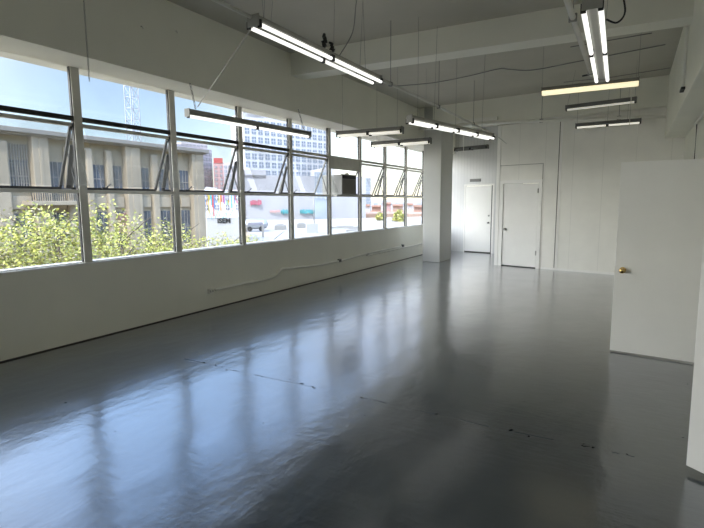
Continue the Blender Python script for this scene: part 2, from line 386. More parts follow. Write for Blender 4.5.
# door 2 (in the partition)
r = empty('door_2', (-2.375, wall_y(-2.375), 0)); structure(r, 'plain white flush door in the partition with knob on its left', 'door')
inv = Matrix.Translation(-Vector(r.location))
def P(bld, name, m_, root): 
    bmesh.ops.translate(bld.bm, verts=bld.bm.verts, vec=-Vector(root.location)); return bld.build(name, m_, root)
b = MB(); skew_box(b, D2a+.006, D2b-.006, .022, D2h-.008, wall_y, .04, -.006); P(b, 'door_slab', M['white'], r)
b = MB(); skew_box(b, D2a-.09, D2a, 0, D2h+.08, wall_y, .03, .018); skew_box(b, D2b, D2b+.085, 0, D2h+.08, wall_y, .03, .018); skew_box(b, D2a, D2b, D2h, D2h+.08, wall_y, .03, .018)
P(b, 'door_casing', M['white'], r)
b = MB(); skew_box(b, D2a, D2b, 0, .022, wall_y, .10, -.02); P(b, 'threshold_gap', M['black'], r)
knob(r, inv @ face_mtx(-2.72, .92, wall_y, -.006), M['chrome'])
for z in (.32, 1.80):
    b = MB(); skew_box(b, D2b-.022, D2b+.008, z, z+.10, wall_y, .022, .022); b.tube([(D2b-.006, wall_y(D2b)-.024, z-.005), (D2b-.006, wall_y(D2b)-.024, z+.105)], .008, 8)
    P(b, 'hinge', M['lightseam'], r)
# door 1 (far wall)
r = empty('door_1', (-4.21, far_y(-4.21), 0)); structure(r, 'white flush door in the far alcove with lock on its right', 'door')
inv = Matrix.Translation(-Vector(r.location))
b = MB(); skew_box(b, D1a+.006, D1b-.03, .03, D1h-.01, far_y, .04, .012); P(b, 'door_slab', M['white'], r)
b = MB(); skew_box(b, D1a-.05, D1a, 0, D1h+.05, far_y, .03, .012); skew_box(b, D1b, D1b+.06, 0, D1h+.05, far_y, .03, .014); skew_box(b, D1a, D1b, D1h, D1h+.05, far_y, .03, .012)
P(b, 'door_casing', M['white'], r)
b = MB(); skew_box(b, D1a, D1b, 0, .03, far_y, .10, .0); skew_box(b, D1b-.03, D1b-.002, .03, D1h, far_y, .10, -.02); P(b, 'door_gap', M['seam'], r)
knob(r, inv @ face_mtx(-3.86, .95, far_y, .012), M['chrome'])
b = MB(); b.lathe([(.028, 0), (.028, .008), (.02, .018), (.008, .02)], 20, inv @ face_mtx(-3.86, 1.17, far_y, .012)); b.build('deadbolt', M['chrome'], r)
# plate above door 1
b = MB(); b.box(-.19, .19, -.016, 0, -.045, .045, .006); b.m(M['ink']); b.box(-.14, -.02, -.020, -.015, -.018, .018); b.box(.02, .14, -.020, -.015, -.018, .018)
o = b.build('wall_plate', None); o.data.materials.clear(); o.data.materials.append(M['plate']); o.data.materials.append(M['ink'])
o.location = (-4.33, far_y(-4.33)-.0, 2.27); o.rotation_euler.z = math.atan(-.2); tag(o, 'small dark grey plate on the far wall above the alcove door', 'sign')
for p_ in o.data.polygons:
    pass

# open door leaf, hinged on the right wall
def leaf(name, hinge, tip, thick, z0, z1, lab, kname=True, chip=False):
    h = Vector(hinge + (0,)); t = Vector(tip + (0,)); d = t - h; L = d.length; a = math.atan2(d.y, d.x)
    r = empty(name, (h.x, h.y, 0), a); structure(r, lab, 'door')
    b = MB(); b.box(0, L, -thick/2, thick/2, z0, z1, .003)
    if chip:
        for v in b.bm.verts:
            if v.co.z < z0+.01 and v.co.x > L-.01: v.co.z += .03; v.co.x -= .012
    b.build('door_slab', M['white'], r)
    b = MB()
    for z in (.25, 1.05, 1.80): b.tube([(-.004, thick/2, z), (-.004, thick/2, z+.1)], .007, 8)
    b.build('hinge', M['lightseam'], r)
    if kname:
        for sgn in (1, -1):
            mt = Matrix.Translation((L-.075, sgn*thick/2, .885)) @ Matrix.Rotation(-sgn*PI/2, 4, 'X')
            knob(r, mt, M['brass'])
        b = MB(); b.box(L-.001, L+.0015, -.012, .012, .85, .92); b.build('latch_plate', M['brass'], r)
    return r
leaf('door_3', (.80, 5.70), (-.125, 5.795), .04, .015, 1.99, 'white open door leaf with brass knob standing out from the right wall')
leaf('door_4', (.815, 3.09), (.362, 3.365), .042, .012, 2.03, 'white door leaf seen almost edge-on at the right border', False, True)

# ------------------------------------------------------------------ lights
def strip_light(name, label, cat_group, p, q, z, rows=2, segs=2, tube=None, wid=.12, hsg=None, hang=(), lens=False, gap=0.062, ceil=ZC, sock=True, single=False):
    tube = tube or M['tube_on']; hsg = hsg or M['housing']
    p = Vector(p); q = Vector(q); L = (q-p).length; c = (p+q)/2; a = math.atan2(q.y-p.y, q.x-p.x)
    r = empty(name, (c.x, c.y, z), a); tag(r, label, 'ceiling light', cat_group)
    b = MB(); hw = wid/2
    # channel with sloped reflector sides: hexagonal section swept along x
    sec = [(-hw*.55, .075), (hw*.55, .075), (hw*.62, .03), (hw*.35, .008), (-hw*.35, .008), (-hw*.62, .03)]
    ends = []
    for x in (-L/2, L/2): ends.append([b.bm.verts.new((x, y_, z_)) for y_, z_ in sec])
    n = len(sec)
    for k in range(n): b.bm.faces.new((ends[0][k], ends[0][(k+1) % n], ends[1][(k+1) % n], ends[1][k]))
    b.bm.faces.new(ends[0]); b.bm.faces.new(ends[1][::-1])
    b.build('housing', hsg, r)
    for x in (-L/2, L/2):
        b = MB(); b.box(x-.004, x+.004, -hw*.9, hw*.9, -.022, .08, .003); b.build('end_cap', hsg, r)
    if lens:
        b = MB(); ys = [hw*math.cos(t) for t in [PI*k/10 for k in range(11)]]; zs = [-.055*math.sin(PI*k/10) for k in range(11)]
        A = [b.bm.verts.new((-L/2+.005, y_, .02+z_)) for y_, z_ in zip(ys, zs)]; B = [b.bm.verts.new((L/2-.005, y_, .02+z_)) for y_, z_ in zip(ys, zs)]
        for k in range(10): b.bm.faces.new((A[k], A[k+1], B[k+1], B[k])).smooth = True
        b.bm.faces.new(A); b.bm.faces.new(B[::-1]); b.bm.faces.new((A[0], B[0], B[10], A[10]))
        b.build('lens', tube, r)
    else:
        yy = [0] if rows == 1 else [-gap, gap]
        sl = L/segs
        for y_ in yy:
            for s_ in range(segs):
                x0 = -L/2 + s_*sl + .018; x1 = x0 + sl - .036
                b = MB(); b.tube([(x0, y_, -.012), (x1, y_, -.012)], .0185, 12); t = b.build('tube', tube, r)
                for xx in (x0-.004, x1+.004):
                    b = MB(); b.box(xx-.012, xx+.012, y_-.019, y_+.019, -.036, .03, .003); b.build('socket', M['black'], t)
    for hx, dx, dy in hang:
        wire([(hx*L, 0, .075), (hx*L+dx, dy, ceil - z)], .0022, 'hanger_wire', M['wire'], r)
    return r
# A : big double strip on the conduit rail
strip_light('strip_light', 'long twin-tube strip light hanging largest at top centre', 'eight-foot strip lights', (-3.0, 3.515), (-3.0, 5.955), 3.17, hang=[(-.44, .0, .06), (-.44, .05, -.03), (-.40, .2, .05), (.05, .05, .0), (.30, .05, -.02), (.36, -.02, .02)], wid=.15)
strip_light('strip_light', 'single-row strip light hung along the top of the left windows', 'eight-foot strip lights', (-4.90, 4.44), (-4.74, 6.88), 2.70, rows=1, hsg=M['housing'], tube=M['tube_on'], wid=.11, hang=[], ceil=Z3)
strip_light('strip_light', 'lit strip light running lengthwise in front of the column', 'eight-foot strip lights', (-2.66, 6.22), (-2.16, 8.61), 2.68, segs=4, hang=[(-.42, 0, 0), (-.25, .05, 0), (0, 0, 0), (.35, .05, 0)], wid=.11, gap=.045)
strip_light('strip_light', 'twin-tube strip light pointing at the viewer, top right', 'eight-foot strip lights', (-.330, 4.02), (-.385, 6.46), 2.97, hang=[(-.40, 0, .03), (.40, 0, -.03)], wid=.15, gap=.056)
strip_light('cross_light', 'dark-sided short light above the air conditioner, nearer of that pair', 'four-foot crosswise lights', (-4.66, 7.66), (-3.44, 7.76), 2.79, hsg=M['housing_dark'], tube=M['tube_dim'], hang=[(-.42, 0, 0), (.42, 0, 0)], wid=.15)
strip_light('cross_light', 'dark-sided short light just left of the column top', 'four-foot crosswise lights', (-4.57, 8.84), (-3.35, 8.84), 2.72, hsg=M['housing_dark'], tube=M['tube_dim'], hang=[(-.42, 0, 0), (.42, 0, 0)], wid=.15)
strip_light('cross_light', 'dark unlit short light in the alcove behind the column', 'four-foot crosswise lights', (-4.75, 14.65), (-3.70, 14.35), 3.15, hsg=M['housing_dark'], tube=M['housing_dark'], hang=[(-.4, 0, 0), (.4, 0, 0)], wid=.15)
strip_light('cross_light', 'yellowish lensed light, nearest of the three crosswise at upper right', 'four-foot crosswise lights', (-1.24, 7.77), (-.02, 7.80), 3.16, lens=True, tube=M['lens'], hsg=M['housing_dark'], hang=[(-.5, 0, 0), (.49, 0, 0)], wid=.14)
strip_light('cross_light', 'thin light with a faint added glow, middle of the three crosswise at upper right', 'four-foot crosswise lights', (-1.22, 10.45), (-.05, 10.25), 3.35, rows=1, segs=1, tube=M['tube_faint'], hsg=M['housing_dark'], hang=[(-.48, .12, 0), (.48, 0, 0)], wid=.10)
strip_light('cross_light', 'lit light hanging lowest and farthest before the partition, upper right', 'four-foot crosswise lights', (-1.14, 11.55), (.05, 11.50), 3.15, rows=1, tube=M['tube_dim'], hsg=M['housing_dark'], hang=[(-.48, 0, 0), (0, 0, 0), (.3, 0, 0)], wid=.12)
k_ = 0
for yy in (-3.9, -1.1):  # unseen strip lights added behind the camera to brighten the room
    for xx in (-4.6, -3.0, -1.7, -.35):
        k_ += 1
        strip_light('strip_light', 'added unseen twin-tube strip light behind the viewpoint, %s of that set' % ORD[k_-1], 'eight-foot strip lights', (xx, yy), (xx, yy+2.44), 3.1, hang=[(-.4, 0, 0), (.4, 0, 0)], wid=.15)
# pull strings and a loop under the far light
tag(wire([(.0, 11.52, 3.13), (.0, 11.52, 2.78)], .006, 'pull_cord', M['pipe_white']), 'white pull cord below the farthest crosswise light', 'cord')
tag(wire([(-.10, 7.80, 3.14), (-.10, 7.80, 2.62)], .005, 'pull_cord', M['pipe']), 'pale pull cord under the yellowish lensed light', 'cord')
tag(wire([(-2.34, 7.6, 2.66), (-2.34, 7.62, 2.38)], .004, 'pull_cord', M['pipe_white']), 'white pull cord under the light before the column', 'cord')
loop = [(-.82 + .17*math.cos(t), 11.50, 3.12 - .10*math.sin(t)) for t in [PI*k/12 for k in range(13)]]
tag(wire(loop, .010, 'cord_loop', M['pipe_white']), 'white cord loop drooping under the farthest crosswise light', 'cord')

# ------------------------------------------------------------------ conduits, cables, chains
def conduit(name, pts, r, m_, label, clamps=(), cat='pipe'):
    ro = MB(); ro.tube(pts, r, 10); o = ro.build(name, m_); tag(o, label, cat)
    for c in clamps:
        k = MB(); x, y, z = c; k.tube([(x, y, z-.01), (x, y, ZC)], .005, 6); k.box(x-r-.008, x+r+.008, y-.012, y+.012, z-r-.008, z+r+.008, .002)
        k.build('pipe_hanger', M['wire'], o)
    return o
conduit('conduit_pipe', [(-3.0, 1.6, 3.22), (-3.0, 3.48, 3.22)], .018, M['pipe'], 'conduit running into the near end of the largest strip light', [(-3.0, 2.9, 3.22)])
conduit('conduit_pipe', [(-3.0, 5.99, 3.22), (-2.97, 9.0, 3.21), (-2.90, 12.0, 3.15)], .020, M['pipe'], 'long conduit from the largest strip light back to the partition', [(-3.0, 6.35, 3.22), (-2.97, 8.2, 3.21), (-2.94, 10.2, 3.19)])
PIPE2 = conduit('conduit_pipe', [(-.55, YB+.02, 3.2), (-.55, 7.15, 3.2)], .026, M['pipe'], 'grey conduit left of the viewer-facing strip light', [(-.55, 4.9, 3.2), (-.55, 7.0, 3.2)])
b = MB(); b.tube([(-.66, 7.16, 3.2), (-.40, 7.16, 3.22)], .012, 6); b.build('end_bracket', M['black'], PIPE2)
conduit('conduit_pipe', [(-4.9, 12.35, 3.50), (-2.81, 12.10, 3.46), (-.70, 11.85, 3.33), (.47, 11.71, 3.26)], .032, M['pipe_white'], 'white pipe running across under the far beam', [(-1.9, 11.99, 3.41), (-.35, 11.81, 3.31)])
b = MB(); b.beam((-4.1, 12.20, 3.575), (-2.9, 12.06, 3.565), .09, .08); tag(b.build('wire_duct', M['pipe_white']), 'pale boxed duct against the far beam', 'duct')
conduit('ceiling_cable', smooth_path([(-4.4, 9.3, 3.93), (-3.6, 9.5, 3.94), (-2.9, 9.6, 4.0), (-2.3, 9.5, 4.03), (-2.1, 9.5, 4.00), (-1.7, 9.5, 3.93), (-.9, 9.4, 3.95), (.3, 9.3, 4.0)]), .009, M['wire'], 'dark wavy cable slung under the ceiling between the beams', (), 'cable')
conduit('ceiling_cable', [(-1.35, 11.0, 3.98), (-.5, 10.95, 3.96), (.45, 10.8, 3.97)], .007, M['wire'], 'thin straight cable under the ceiling before the far beam', (), 'cable')
conduit('ceiling_cable', smooth_path([(-2.90, 12.2, 3.14), (-2.8, 12.25, 3.05), (-2.72, 12.3, 2.98)]), .012, M['pipe'], 'short cable drooping off the end of the long conduit', (), 'cable')
conduit('ceiling_cable', [(-.98, 8.6, 3.98), (.1, 8.55, 3.99)], .007, M['wire'], 'short dark cable under the ceiling above the lensed light', (), 'cable')
# ceiling box near beam
o = conduit('conduit_pipe', [(-2.35, 1.2, 4.02), (-2.62, 4.70, 4.02)], .018, M['pipe'], 'conduit clipped to the ceiling ending at a round box', (), 'pipe')
b = MB(); b.lathe([(.065, 0), (.065, .05), (.05, .055)], 20, Matrix.Translation((-2.62, 4.76, ZC-.055))); tag(b.build('junction_box', M['pipe_white']), 'round ceiling junction box above the largest strip light', 'junction box')
tag(wire(smooth_path([(-2.62, 4.80, 4.0), (-2.70, 4.84, 3.7), (-2.78, 4.9, 3.45), (-2.98, 4.95, 3.25)]), .006, 'power_cord', M['wire']), 'dark cord dropping from the ceiling box to the largest strip light', 'cord')
# black cord bundles tied above A
for (yy, sc, lab) in ((4.62, 1., 'larger black cord bundle tied on top of the longest strip light'), (4.78, .7, 'smaller black cord bundle tied on top of the longest strip light')):
    b = MB(); rb = random.Random(int(yy*100))
    p0_ = Vector((-2.97, yy, 3.25)); pts = [p0_]
    for k in range(9): pts.append(Vector((-2.97 + rb.uniform(-.025, .025), yy + rb.uniform(-.035, .035)*sc, 3.27 + .012*k*sc + rb.uniform(0, .03)*sc)))
    b.tube(smooth_path(pts, 3), .017*sc, 7)
    tag(b.build('cord_bundle', M['black']), lab, 'cord')
# cable over G
tag(wire(smooth_path([(-.30, 4.02, 3.06), (-.22, 4.05, 3.16), (-.16, 4.2, 3.10), (-.13, 4.3, 2.98), (-.18, 4.35, 2.93), (-.25, 4.3, 2.95)]), .007, 'power_cord', M['black']), 'black flex looping beside the viewer-facing strip light', 'cord')
# chains
def chain(name, top, bottom, label, size=.022):
    t = Vector(top); e = Vector(bottom); n = max(3, int((e-t).length/(size*1.5))); b = MB()
    q = (e-t).to_track_quat('Z', 'Y').to_matrix().to_4x4()
    for k in range(n):
        c = t.lerp(e, (k+.5)/n); mt = Matrix.Translation(c) @ q @ Matrix.Rotation(PI/2*(k % 2), 4, 'Z')
        ring = [mt @ Vector((size*.38*math.cos(a_), 0, size*.9*math.sin(a_))) for a_ in [2*PI*j/8 for j in range(9)]]
        b.tube(ring, size*.14, 4)
    return tag(b.build(name, M['wire']), label, 'chain')
chain('hanging_chain', (-4.55, 2.95, ZC), (-4.55, 2.95, 2.76), 'loose chain dangling before the two leftmost windows', .018)
chain('hanging_chain', (-5.0, 4.60, Z3), (-4.92, 4.60, 2.80), 'short chain holding the near end of the window strip light', .03)
chain('hanging_chain', (-4.86, 6.75, Z3+.0), (-4.76, 6.75, 2.80), 'short chain holding the far end of the window strip light', .03)
tag(wire([(-4.90, 4.62, 2.83), (-3.03, 3.54, 3.16)], .007, 'slack_wire', M['pipe']), 'pale wire slung between the window light and the largest light', 'wire')
for (y, z, lab) in ((3.95, 3.63, 'bent nail in the header wall, nearer the left edge'), (4.45, 3.72, 'small hook in the header wall right of the bent nail')):
    b = MB(); b.tube([(HX, y, z), (HX+.03, y, z+.005), (HX+.035, y+.004, z-.03)], .006, 6); tag(b.build('wall_hook', M['pipe_white']), lab, 'hook')
# pipes on the right-hand beam
b = MB()
for yy in (7.48, 7.60): b.tube([(.462, yy, ZC), (.462, yy, 2.99)], .014, 8)
o = b.build('beam_conduit', M['pipe_white']); tag(o, 'pair of vertical conduits on the face of the right beam', 'pipe')
b = MB(); b.box(.435, .48, 7.43, 7.66, 2.96, 2.99, .003); b.build('end_clamp', M['black'], o)
conduit('conduit_pipe', [(.79, 9.65, 2.80), (.79, 7.9, 2.80)], .022, M['pipe_white'], 'white pipe under the right beam along the wall', ())
conduit('wall_cable', [(.80, 9.50, 2.79), (.80, 9.45, 2.2), (.80, 9.44, .2)], .008, M['black'], 'dark cable running down the right wall above the open door', (), 'cable')

# wall conduit and outlets
path = [(5.37, .285), (5.9, .285), (6.55, .275), (6.83, .30), (6.93, .35), (7.02, .40), (7.2, .39), (7.7, .365), (8.3, .335), (8.93, .335), (9.17, .335), (10.35, .375), (12.38, .39)]
conduit('wall_conduit', smooth_path([(WX+.022, y, z) for y, z in path], 4), .023, M['pipe_white'], 'white conduit snaking along the low wall below the windows')
conduit('wall_conduit', [(WX+.016, 10.4, .375), (WX+.016, 10.42, .325), (WX+.016, 13.0, .345), (WX+.016, 15.5, .345)], .022, M['pipe_white'], 'lower white conduit along the wall towards the column')
def outlet(y, z, lab, m_=M['pipe_white']):
    r = empty('outlet_box', (WX, y, z)); tag(r, lab, 'outlet', 'outlets on the window wall')
    b = MB(); b.box(0, .05, -.042, .042, -.034, .034, .006); b.build('box', m_, r)
    b = MB(); b.box(.05, .054, -.045, .045, -.035, .035, .002); p_ = b.build('cover_plate', m_, r)
    b = MB()
    for yy in (-.022, .022):
        b = MB(); b.box(.054, .056, yy-.012, yy+.012, -.016, .016); b.build('socket', M['lightseam'] if m_ != M['plate'] else M['black'], p_)
outlet(5.27, .28, 'white outlet box at the near end of the wall conduit')
outlet(9.05, .345, 'dark-faced outlet box midway on the wall conduit', M['plate'])
outlet(10.36, .36, 'small junction outlet where the second conduit starts')
outlet(12.45, .40, 'dark outlet box at the far end of the wall conduit', M['plate'])

# ------------------------------------------------------------------ air conditioner
r = empty('air_conditioner', (-5.55, 9.22, 1.767)); tag(r, 'boxy window air conditioner with dark grille resting on the transom', 'air conditioner')
b = MB(); b.box(-.28, .19, -.30, .30, .0, .42, .01); b.build('casing', M['ac_side'], r)
b = MB(); b.m(M['ac_side']); b.box(.19, .22, -.31, .31, -.0, .43, .008)
b.m(M['black']); b.box(.215, .226, -.29, .29, .335, .405)
b.m(M['ac_grille']); b.box(.215, .224, -.285, .285, .02, .325)
b.build('front_panel', None, r)
b = MB()
for k in range(11): b.box(.222, .232, -.28, .28, .035+k*.026, .045+k*.026)
b.build('louvre', M['ac_grille'], r)
b = MB(); b.box(.10, .14, .02, .12, .42, .47, .004); b.build('mounting_bracket', M['mull'], r)
b = MB(); b.box(-5.60, -5.38, 8.80, 9.72, 1.735, 1.766, .003); tag(b.build('support_board', M['mull']), 'thin board under the air conditioner on the transom', 'board')

# ------------------------------------------------------------------ outdoors: ground and street
G = -7.0
b = MB(); b.box(-600, -5.9, -150, 650, G-.5, G); structure(b.build('ground', M['asphalt']), 'street and open ground far below the windows', 'ground')
b = MB(); b.box(-28.8, -24.5, -20, 34, G, G+.15); structure(b.build('sidewalk', M['roofg']), 'pavement in front of the stone building', 'pavement')

# stone building across the street
FX = -29.5
r = empty('stone_building', (FX, 14, G)); tag(r, 'beige stone building with tall pilasters across the street', 'building')
b = MB(); b.box(FX-14, FX, -14, 27.7, G, 5.36); P(b, 'wall', M['stone'], r)
b = MB(); b.box(FX-14, FX+.75, -14.5, 28.1, 5.45, 5.72, .04); b.box(FX-14, FX+.55, -14.2, 27.9, 5.36, 5.46); P(b, 'cornice', M['cornice'], r)
pil = [(26.6, 27.73), (24.7, 25.1), (23.1, 23.65), (21.0, 22.1), (19.7, 20.15), (18.35, 18.8), (17.1, 17.5), (15.2, 16.1), (13.3, 14.06), (10.9, 11.9), (9.3, 9.8), (7.6, 8.1), (5.3, 6.3), (2.0, 2.9)]
for a, c in pil:
    w = (c-a); b = MB()
    if w > .8:
        b.box(FX, FX+.45, a, c, G, 5.36, .04); b.box(FX+.1, FX+.48, a+.35, c-.35, G, 5.3, .02)
    else: b.box(FX, FX+.32, a, c, G, 5.0, .10)
    P(b, 'pilaster', M['stone2'], r)
wins = [(25.72, 26.5), (23.72, 24.65), (22.15, 22.98), (20.2, 20.9), (18.85, 19.66), (17.55, 18.3), (16.17, 17.03), (14.15, 15.1), (12.05, 12.95), (9.9, 10.8), (8.2, 9.2), (6.4, 7.4), (3.2, 4.4)]
for a, c in wins:
    for (z0, z1) in ((2.30, 4.06), (-1.3, 1.10), (-5.0, -2.6)):
        b = MB(); b.m(M['dwin']); b.box(FX-.02, FX+.03, a, c, z0, z1)
        b.m(M['cornice']); b.box(FX, FX+.06, a, c, (z0+z1)/2-.025, (z0+z1)/2+.025)
        for k in range(1, 3): b.box(FX, FX+.055, a+(c-a)*k/3-.015, a+(c-a)*k/3+.015, z0, z1)
        P(b, 'window', None, r)
    b = MB(); b.box(FX, FX+.12, a-.03, c+.03, 1.35, 2.05, .02); P(b, 'spandrel_panel', M['stone2'], r)
b = MB()
for k in range(8): b.box(FX+.03, FX+.09, 14.12+k*.135, 14.16+k*.135, 2.3, 4.9)
for k in range(14): b.box(FX+.03, FX+.10, 14.1, 15.15, 2.4+k*.18, 2.43+k*.18)
P(b, 'stone_grille', M['cornice'], r)
b = MB(); b.m(M['stone2']); b.box(FX, FX+1.1, 14.6, 17.5, 1.55, 1.80, .03)
b.m(M['iron'])
for k in range(24): b.box(FX+1.03, FX+1.06, 14.65+k*.122, 14.68+k*.122, 1.8, 2.5)
b.box(FX+1.0, FX+1.08, 14.6, 17.5, 2.48, 2.53)
P(b, 'balcony', None, r)
b = MB(); b.box(FX+.0, FX+.12, 19.9, 21.0, -.3, 1.0); P(b, 'brick_panel', M['brick'], r)

# street trees with leaves
def tree(x, y, top, rad, label, n=3600, ht=None, group='street trees below the windows', seed=1, tall=1.15, lsize=.12, base=None):
    G = base if base is not None else globals()['G']
    rnd = random.Random(seed); r = empty('street_tree', (x, y, G)); tag(r, label, 'tree', group)
    cz = top - rad*tall - G
    b = MB(); b.tube([(0, 0, 0), (.1, .05, 2), (-.05, .1, cz-.8), (0, 0, cz+rad*.6)], [.2, .16, .12, .04], 8)
    for k in range(9):
        a = k*2.4; z = cz - rad*.7 + k*.2*rad/1.2
        b.tube([(0, 0, z), (math.cos(a)*rad*.45, math.sin(a)*rad*.45, z+rad*.35), (math.cos(a)*rad*.6, math.sin(a)*rad*.6, z+rad*.45)], [.03, .02, .008], 5)
    b.build('trunk', M['bark'], r)
    f = MB(); ms = [M['leaf1'], M['leaf1'], M['leaf2'], M['leaf3']]
    for m_ in ms: f.m(m_)
    cl = []
    for k in range(48):
        v = Vector((rnd.gauss(0, 1), rnd.gauss(0, 1), rnd.gauss(0, 1))).normalized()*rnd.uniform(.45, .88)
        cl.append((Vector((v.x*rad, v.y*rad, cz+v.z*rad*tall)), rnd.uniform(.22, .36)*rad, rnd.random()))
    for k in range(n):
        c, cr, tone = rnd.choice(cl)
        v = Vector((rnd.gauss(0, 1), rnd.gauss(0, 1), rnd.gauss(0, 1))).normalized()*cr*rnd.uniform(.5, 1.1)
        p = c + v; u = Vector((rnd.gauss(0, 1), rnd.gauss(0, 1), rnd.gauss(0, .6))).normalized(); w = u.cross(Vector((rnd.gauss(0, 1), rnd.gauss(0, 1), rnd.gauss(0, 1)))).normalized()
        L = lsize*rnd.uniform(.6, 1.3)
        fc = f.bm.faces.new([f.bm.verts.new(p + q) for q in (-u*L*.5, w*L*.28, u*L*.6, -w*L*.28)])
        fc.material_index = f.mats.index(M['leaf1'] if rnd.random() < .35+.4*tone else (M['leaf2'] if rnd.random() < .6 else M['leaf3']))
    f.build('foliage', None, r)
tree(-17.2, 6.6, 1.75, 2.8, 'yellow-green street tree filling the lower left corner of the windows', 13000, seed=3)
tree(-17.8, 9.9, 1.95, 2.7, 'yellow-green street tree below the balcony, beside the first mullion', 13000, seed=4)
tree(-19.5, 13.6, 1.25, 2.6, 'leafy tree in the lower pane of the second window', 12000, seed=5)
tree(-20.0, 16.8, .80, 2.5, 'low leafy tree at the right of the second window', 10000, seed=6)
tree(-21.0, 21.6, .25, 2.5, 'low bushy tree before the stone building corner, third window', 9000, seed=8)
tree(-21.5, 25.6, -.1, 2.5, 'low bushy tree farthest right in the third window', 9000, seed=9)
tree(-14.2, 3.2, 1.3, 2.4, 'yellow-green street tree nearest, beyond the left edge', 5000, seed=11)

# tower crane
r = empty('tower_crane', (-81, 60.5, G)); tag(r, 'distant lattice tower crane mast rising behind the stone building', 'crane')
b = MB(); w = .85; H = 40
for sx in (-1, 1):
    for sy in (-1, 1): b.beam((sx*w, sy*w, 0), (sx*w, sy*w, H), .13, .13)
k = 0; z = 0
while z < H-2:
    for (ax, ay, bx, by) in ((-1, -1, 1, -1), (1, -1, 1, 1), (1, 1, -1, 1), (-1, 1, -1, -1)):
        b.beam((ax*w, ay*w, z), (bx*w, by*w, z), .08, .08)
        b.beam((ax*w, ay*w, z if k % 2 else z+2), (bx*w, by*w, z+2 if k % 2 else z), .08, .08)
    z += 2; k += 1
b.build('mast', M['cranem'], r)
b = MB(); b.box(-.7, .7, -.7, .7, H-1.6, H+.4, .05); b.build('cab', M['pale'], r)
b = MB(); b.beam((-12, 0, H+.6), (38, 0, H+.6), .5, .8); b.build('jib', M['cranem'], r)

# ------------------------------------------------------------------ distant buildings
def face_box(p0, p1, z0, z1, depth, name='wall', m_=None, parent=None, bld=None):
    """a block whose visible face runs from p0 to p1 on the ground, going away from the viewer by depth"""
    a = Vector(p0); c = Vector(p1); d = (c-a).normalized(); n = Vector((-d.y, d.x))
    if n.dot(a) < 0: n = -n
    pts = [(a.x, a.y), (c.x, c.y), (c.x+n.x*depth, c.y+n.y*depth), (a.x+n.x*depth, a.y+n.y*depth)]
    (bld).poly(pts, z0, z1); return n
def far_windows(root, p0, p1, z0, z1, nc, nr, wfrac, hfrac, m_, out=.15):
    a = Vector(p0); c = Vector(p1); d = c-a; L = d.length; d.normalize(); n = Vector((-d.y, d.x))
    if n.dot(a) > 0: n = -n
    ang = math.atan2(d.y, d.x); cw = L/nc; ch = (z1-z0)/nr
    b = MB(); b.m(m_); b.box(-cw*wfrac/2, cw*wfrac/2, -out, out, -ch*hfrac/2, ch*hfrac/2)
    b.m(M['pale2']); b.box(-cw*.03, cw*.03, -out-.05, out+.05, -ch*hfrac/2, ch*hfrac/2); b.box(-cw*wfrac/2, cw*wfrac/2, -out-.05, out+.05, -ch*.03, ch*.03)
    first = b.build('window', None)
    for i in range(nc):
        for j in range(nr):
            o = first if (i == 0 and j == 0) else first.copy()
            if o is not first: C.objects.link(o)
            o.parent = root; q = a + d*cw*(i+.5)
            o.location = Vector((q.x, q.y, z0+ch*(j+.5))) - Vector(root.location); o.rotation_euler.z = ang
def pd(az_px, dist):  # compass helper: bearing table measured from the viewpoint (x left-right, y depth), distance in metres
    a = math.radians(az_px); return (math.sin(a)*dist, math.cos(a)*dist)
def building(name, label, bearing0, bearing1, d0, d1, z0, z1, depth, wall, win=None, group=None, cat='building', wz=None):
    p0 = pd(bearing0, d0); p1 = pd(bearing1, d1)
    r = empty(name, ((p0[0]+p1[0])/2, (p0[1]+p1[1])/2, z0)); tag(r, label, cat, group)
    b = MB(); face_box(p0, p1, z0, z1, depth, bld=b); P(b, 'wall', wall, r)
    if win:
        nc, nr, wf, hf, mm = win; a, c = (wz or (z0+1, z1-1)); far_windows(r, p0, p1, a, c, nc, nr, wf, hf, mm)
    return r, p0, p1
def BR(px):    # bearing in degrees for the direction that the photo shows at column px near the horizon
    X = (px-352)/488.; v = (-61./488.)
    wx_ = .868*X + .057*v - .493; wy_ = .496*X - .112*v + .861
    return math.degrees(math.atan2(wx_, wy_))
def ZZ(py, px, dist):  # height above floor of something at that row
    X = (px-352)/488.; Y = (py-264)/488.
    wx_ = .868*X + .057*Y - .493; wy_ = .496*X - .112*Y + .861; wz_ = -.006*X - .992*Y - .125
    return 1.6 + wz_/math.hypot(wx_, wy_)*dist
def far(name, label, x0, x1, y0, y1, dist, depth, wall, win=None, zb=None, dist1=None, cat='building', wy=None, group=None):
    d1 = dist1 or dist; xm = (x0+x1)/2
    z1 = ZZ(y0, xm, (dist+d1)/2); zb = G if zb is None else zb
    wz = None
    if wy: wz = (ZZ(wy[1], xm, (dist+d1)/2), ZZ(wy[0], xm, (dist+d1)/2))
    return building(name, label, BR(x0), BR(x1), dist, d1, zb, z1, depth, wall, win, group, cat, wz)

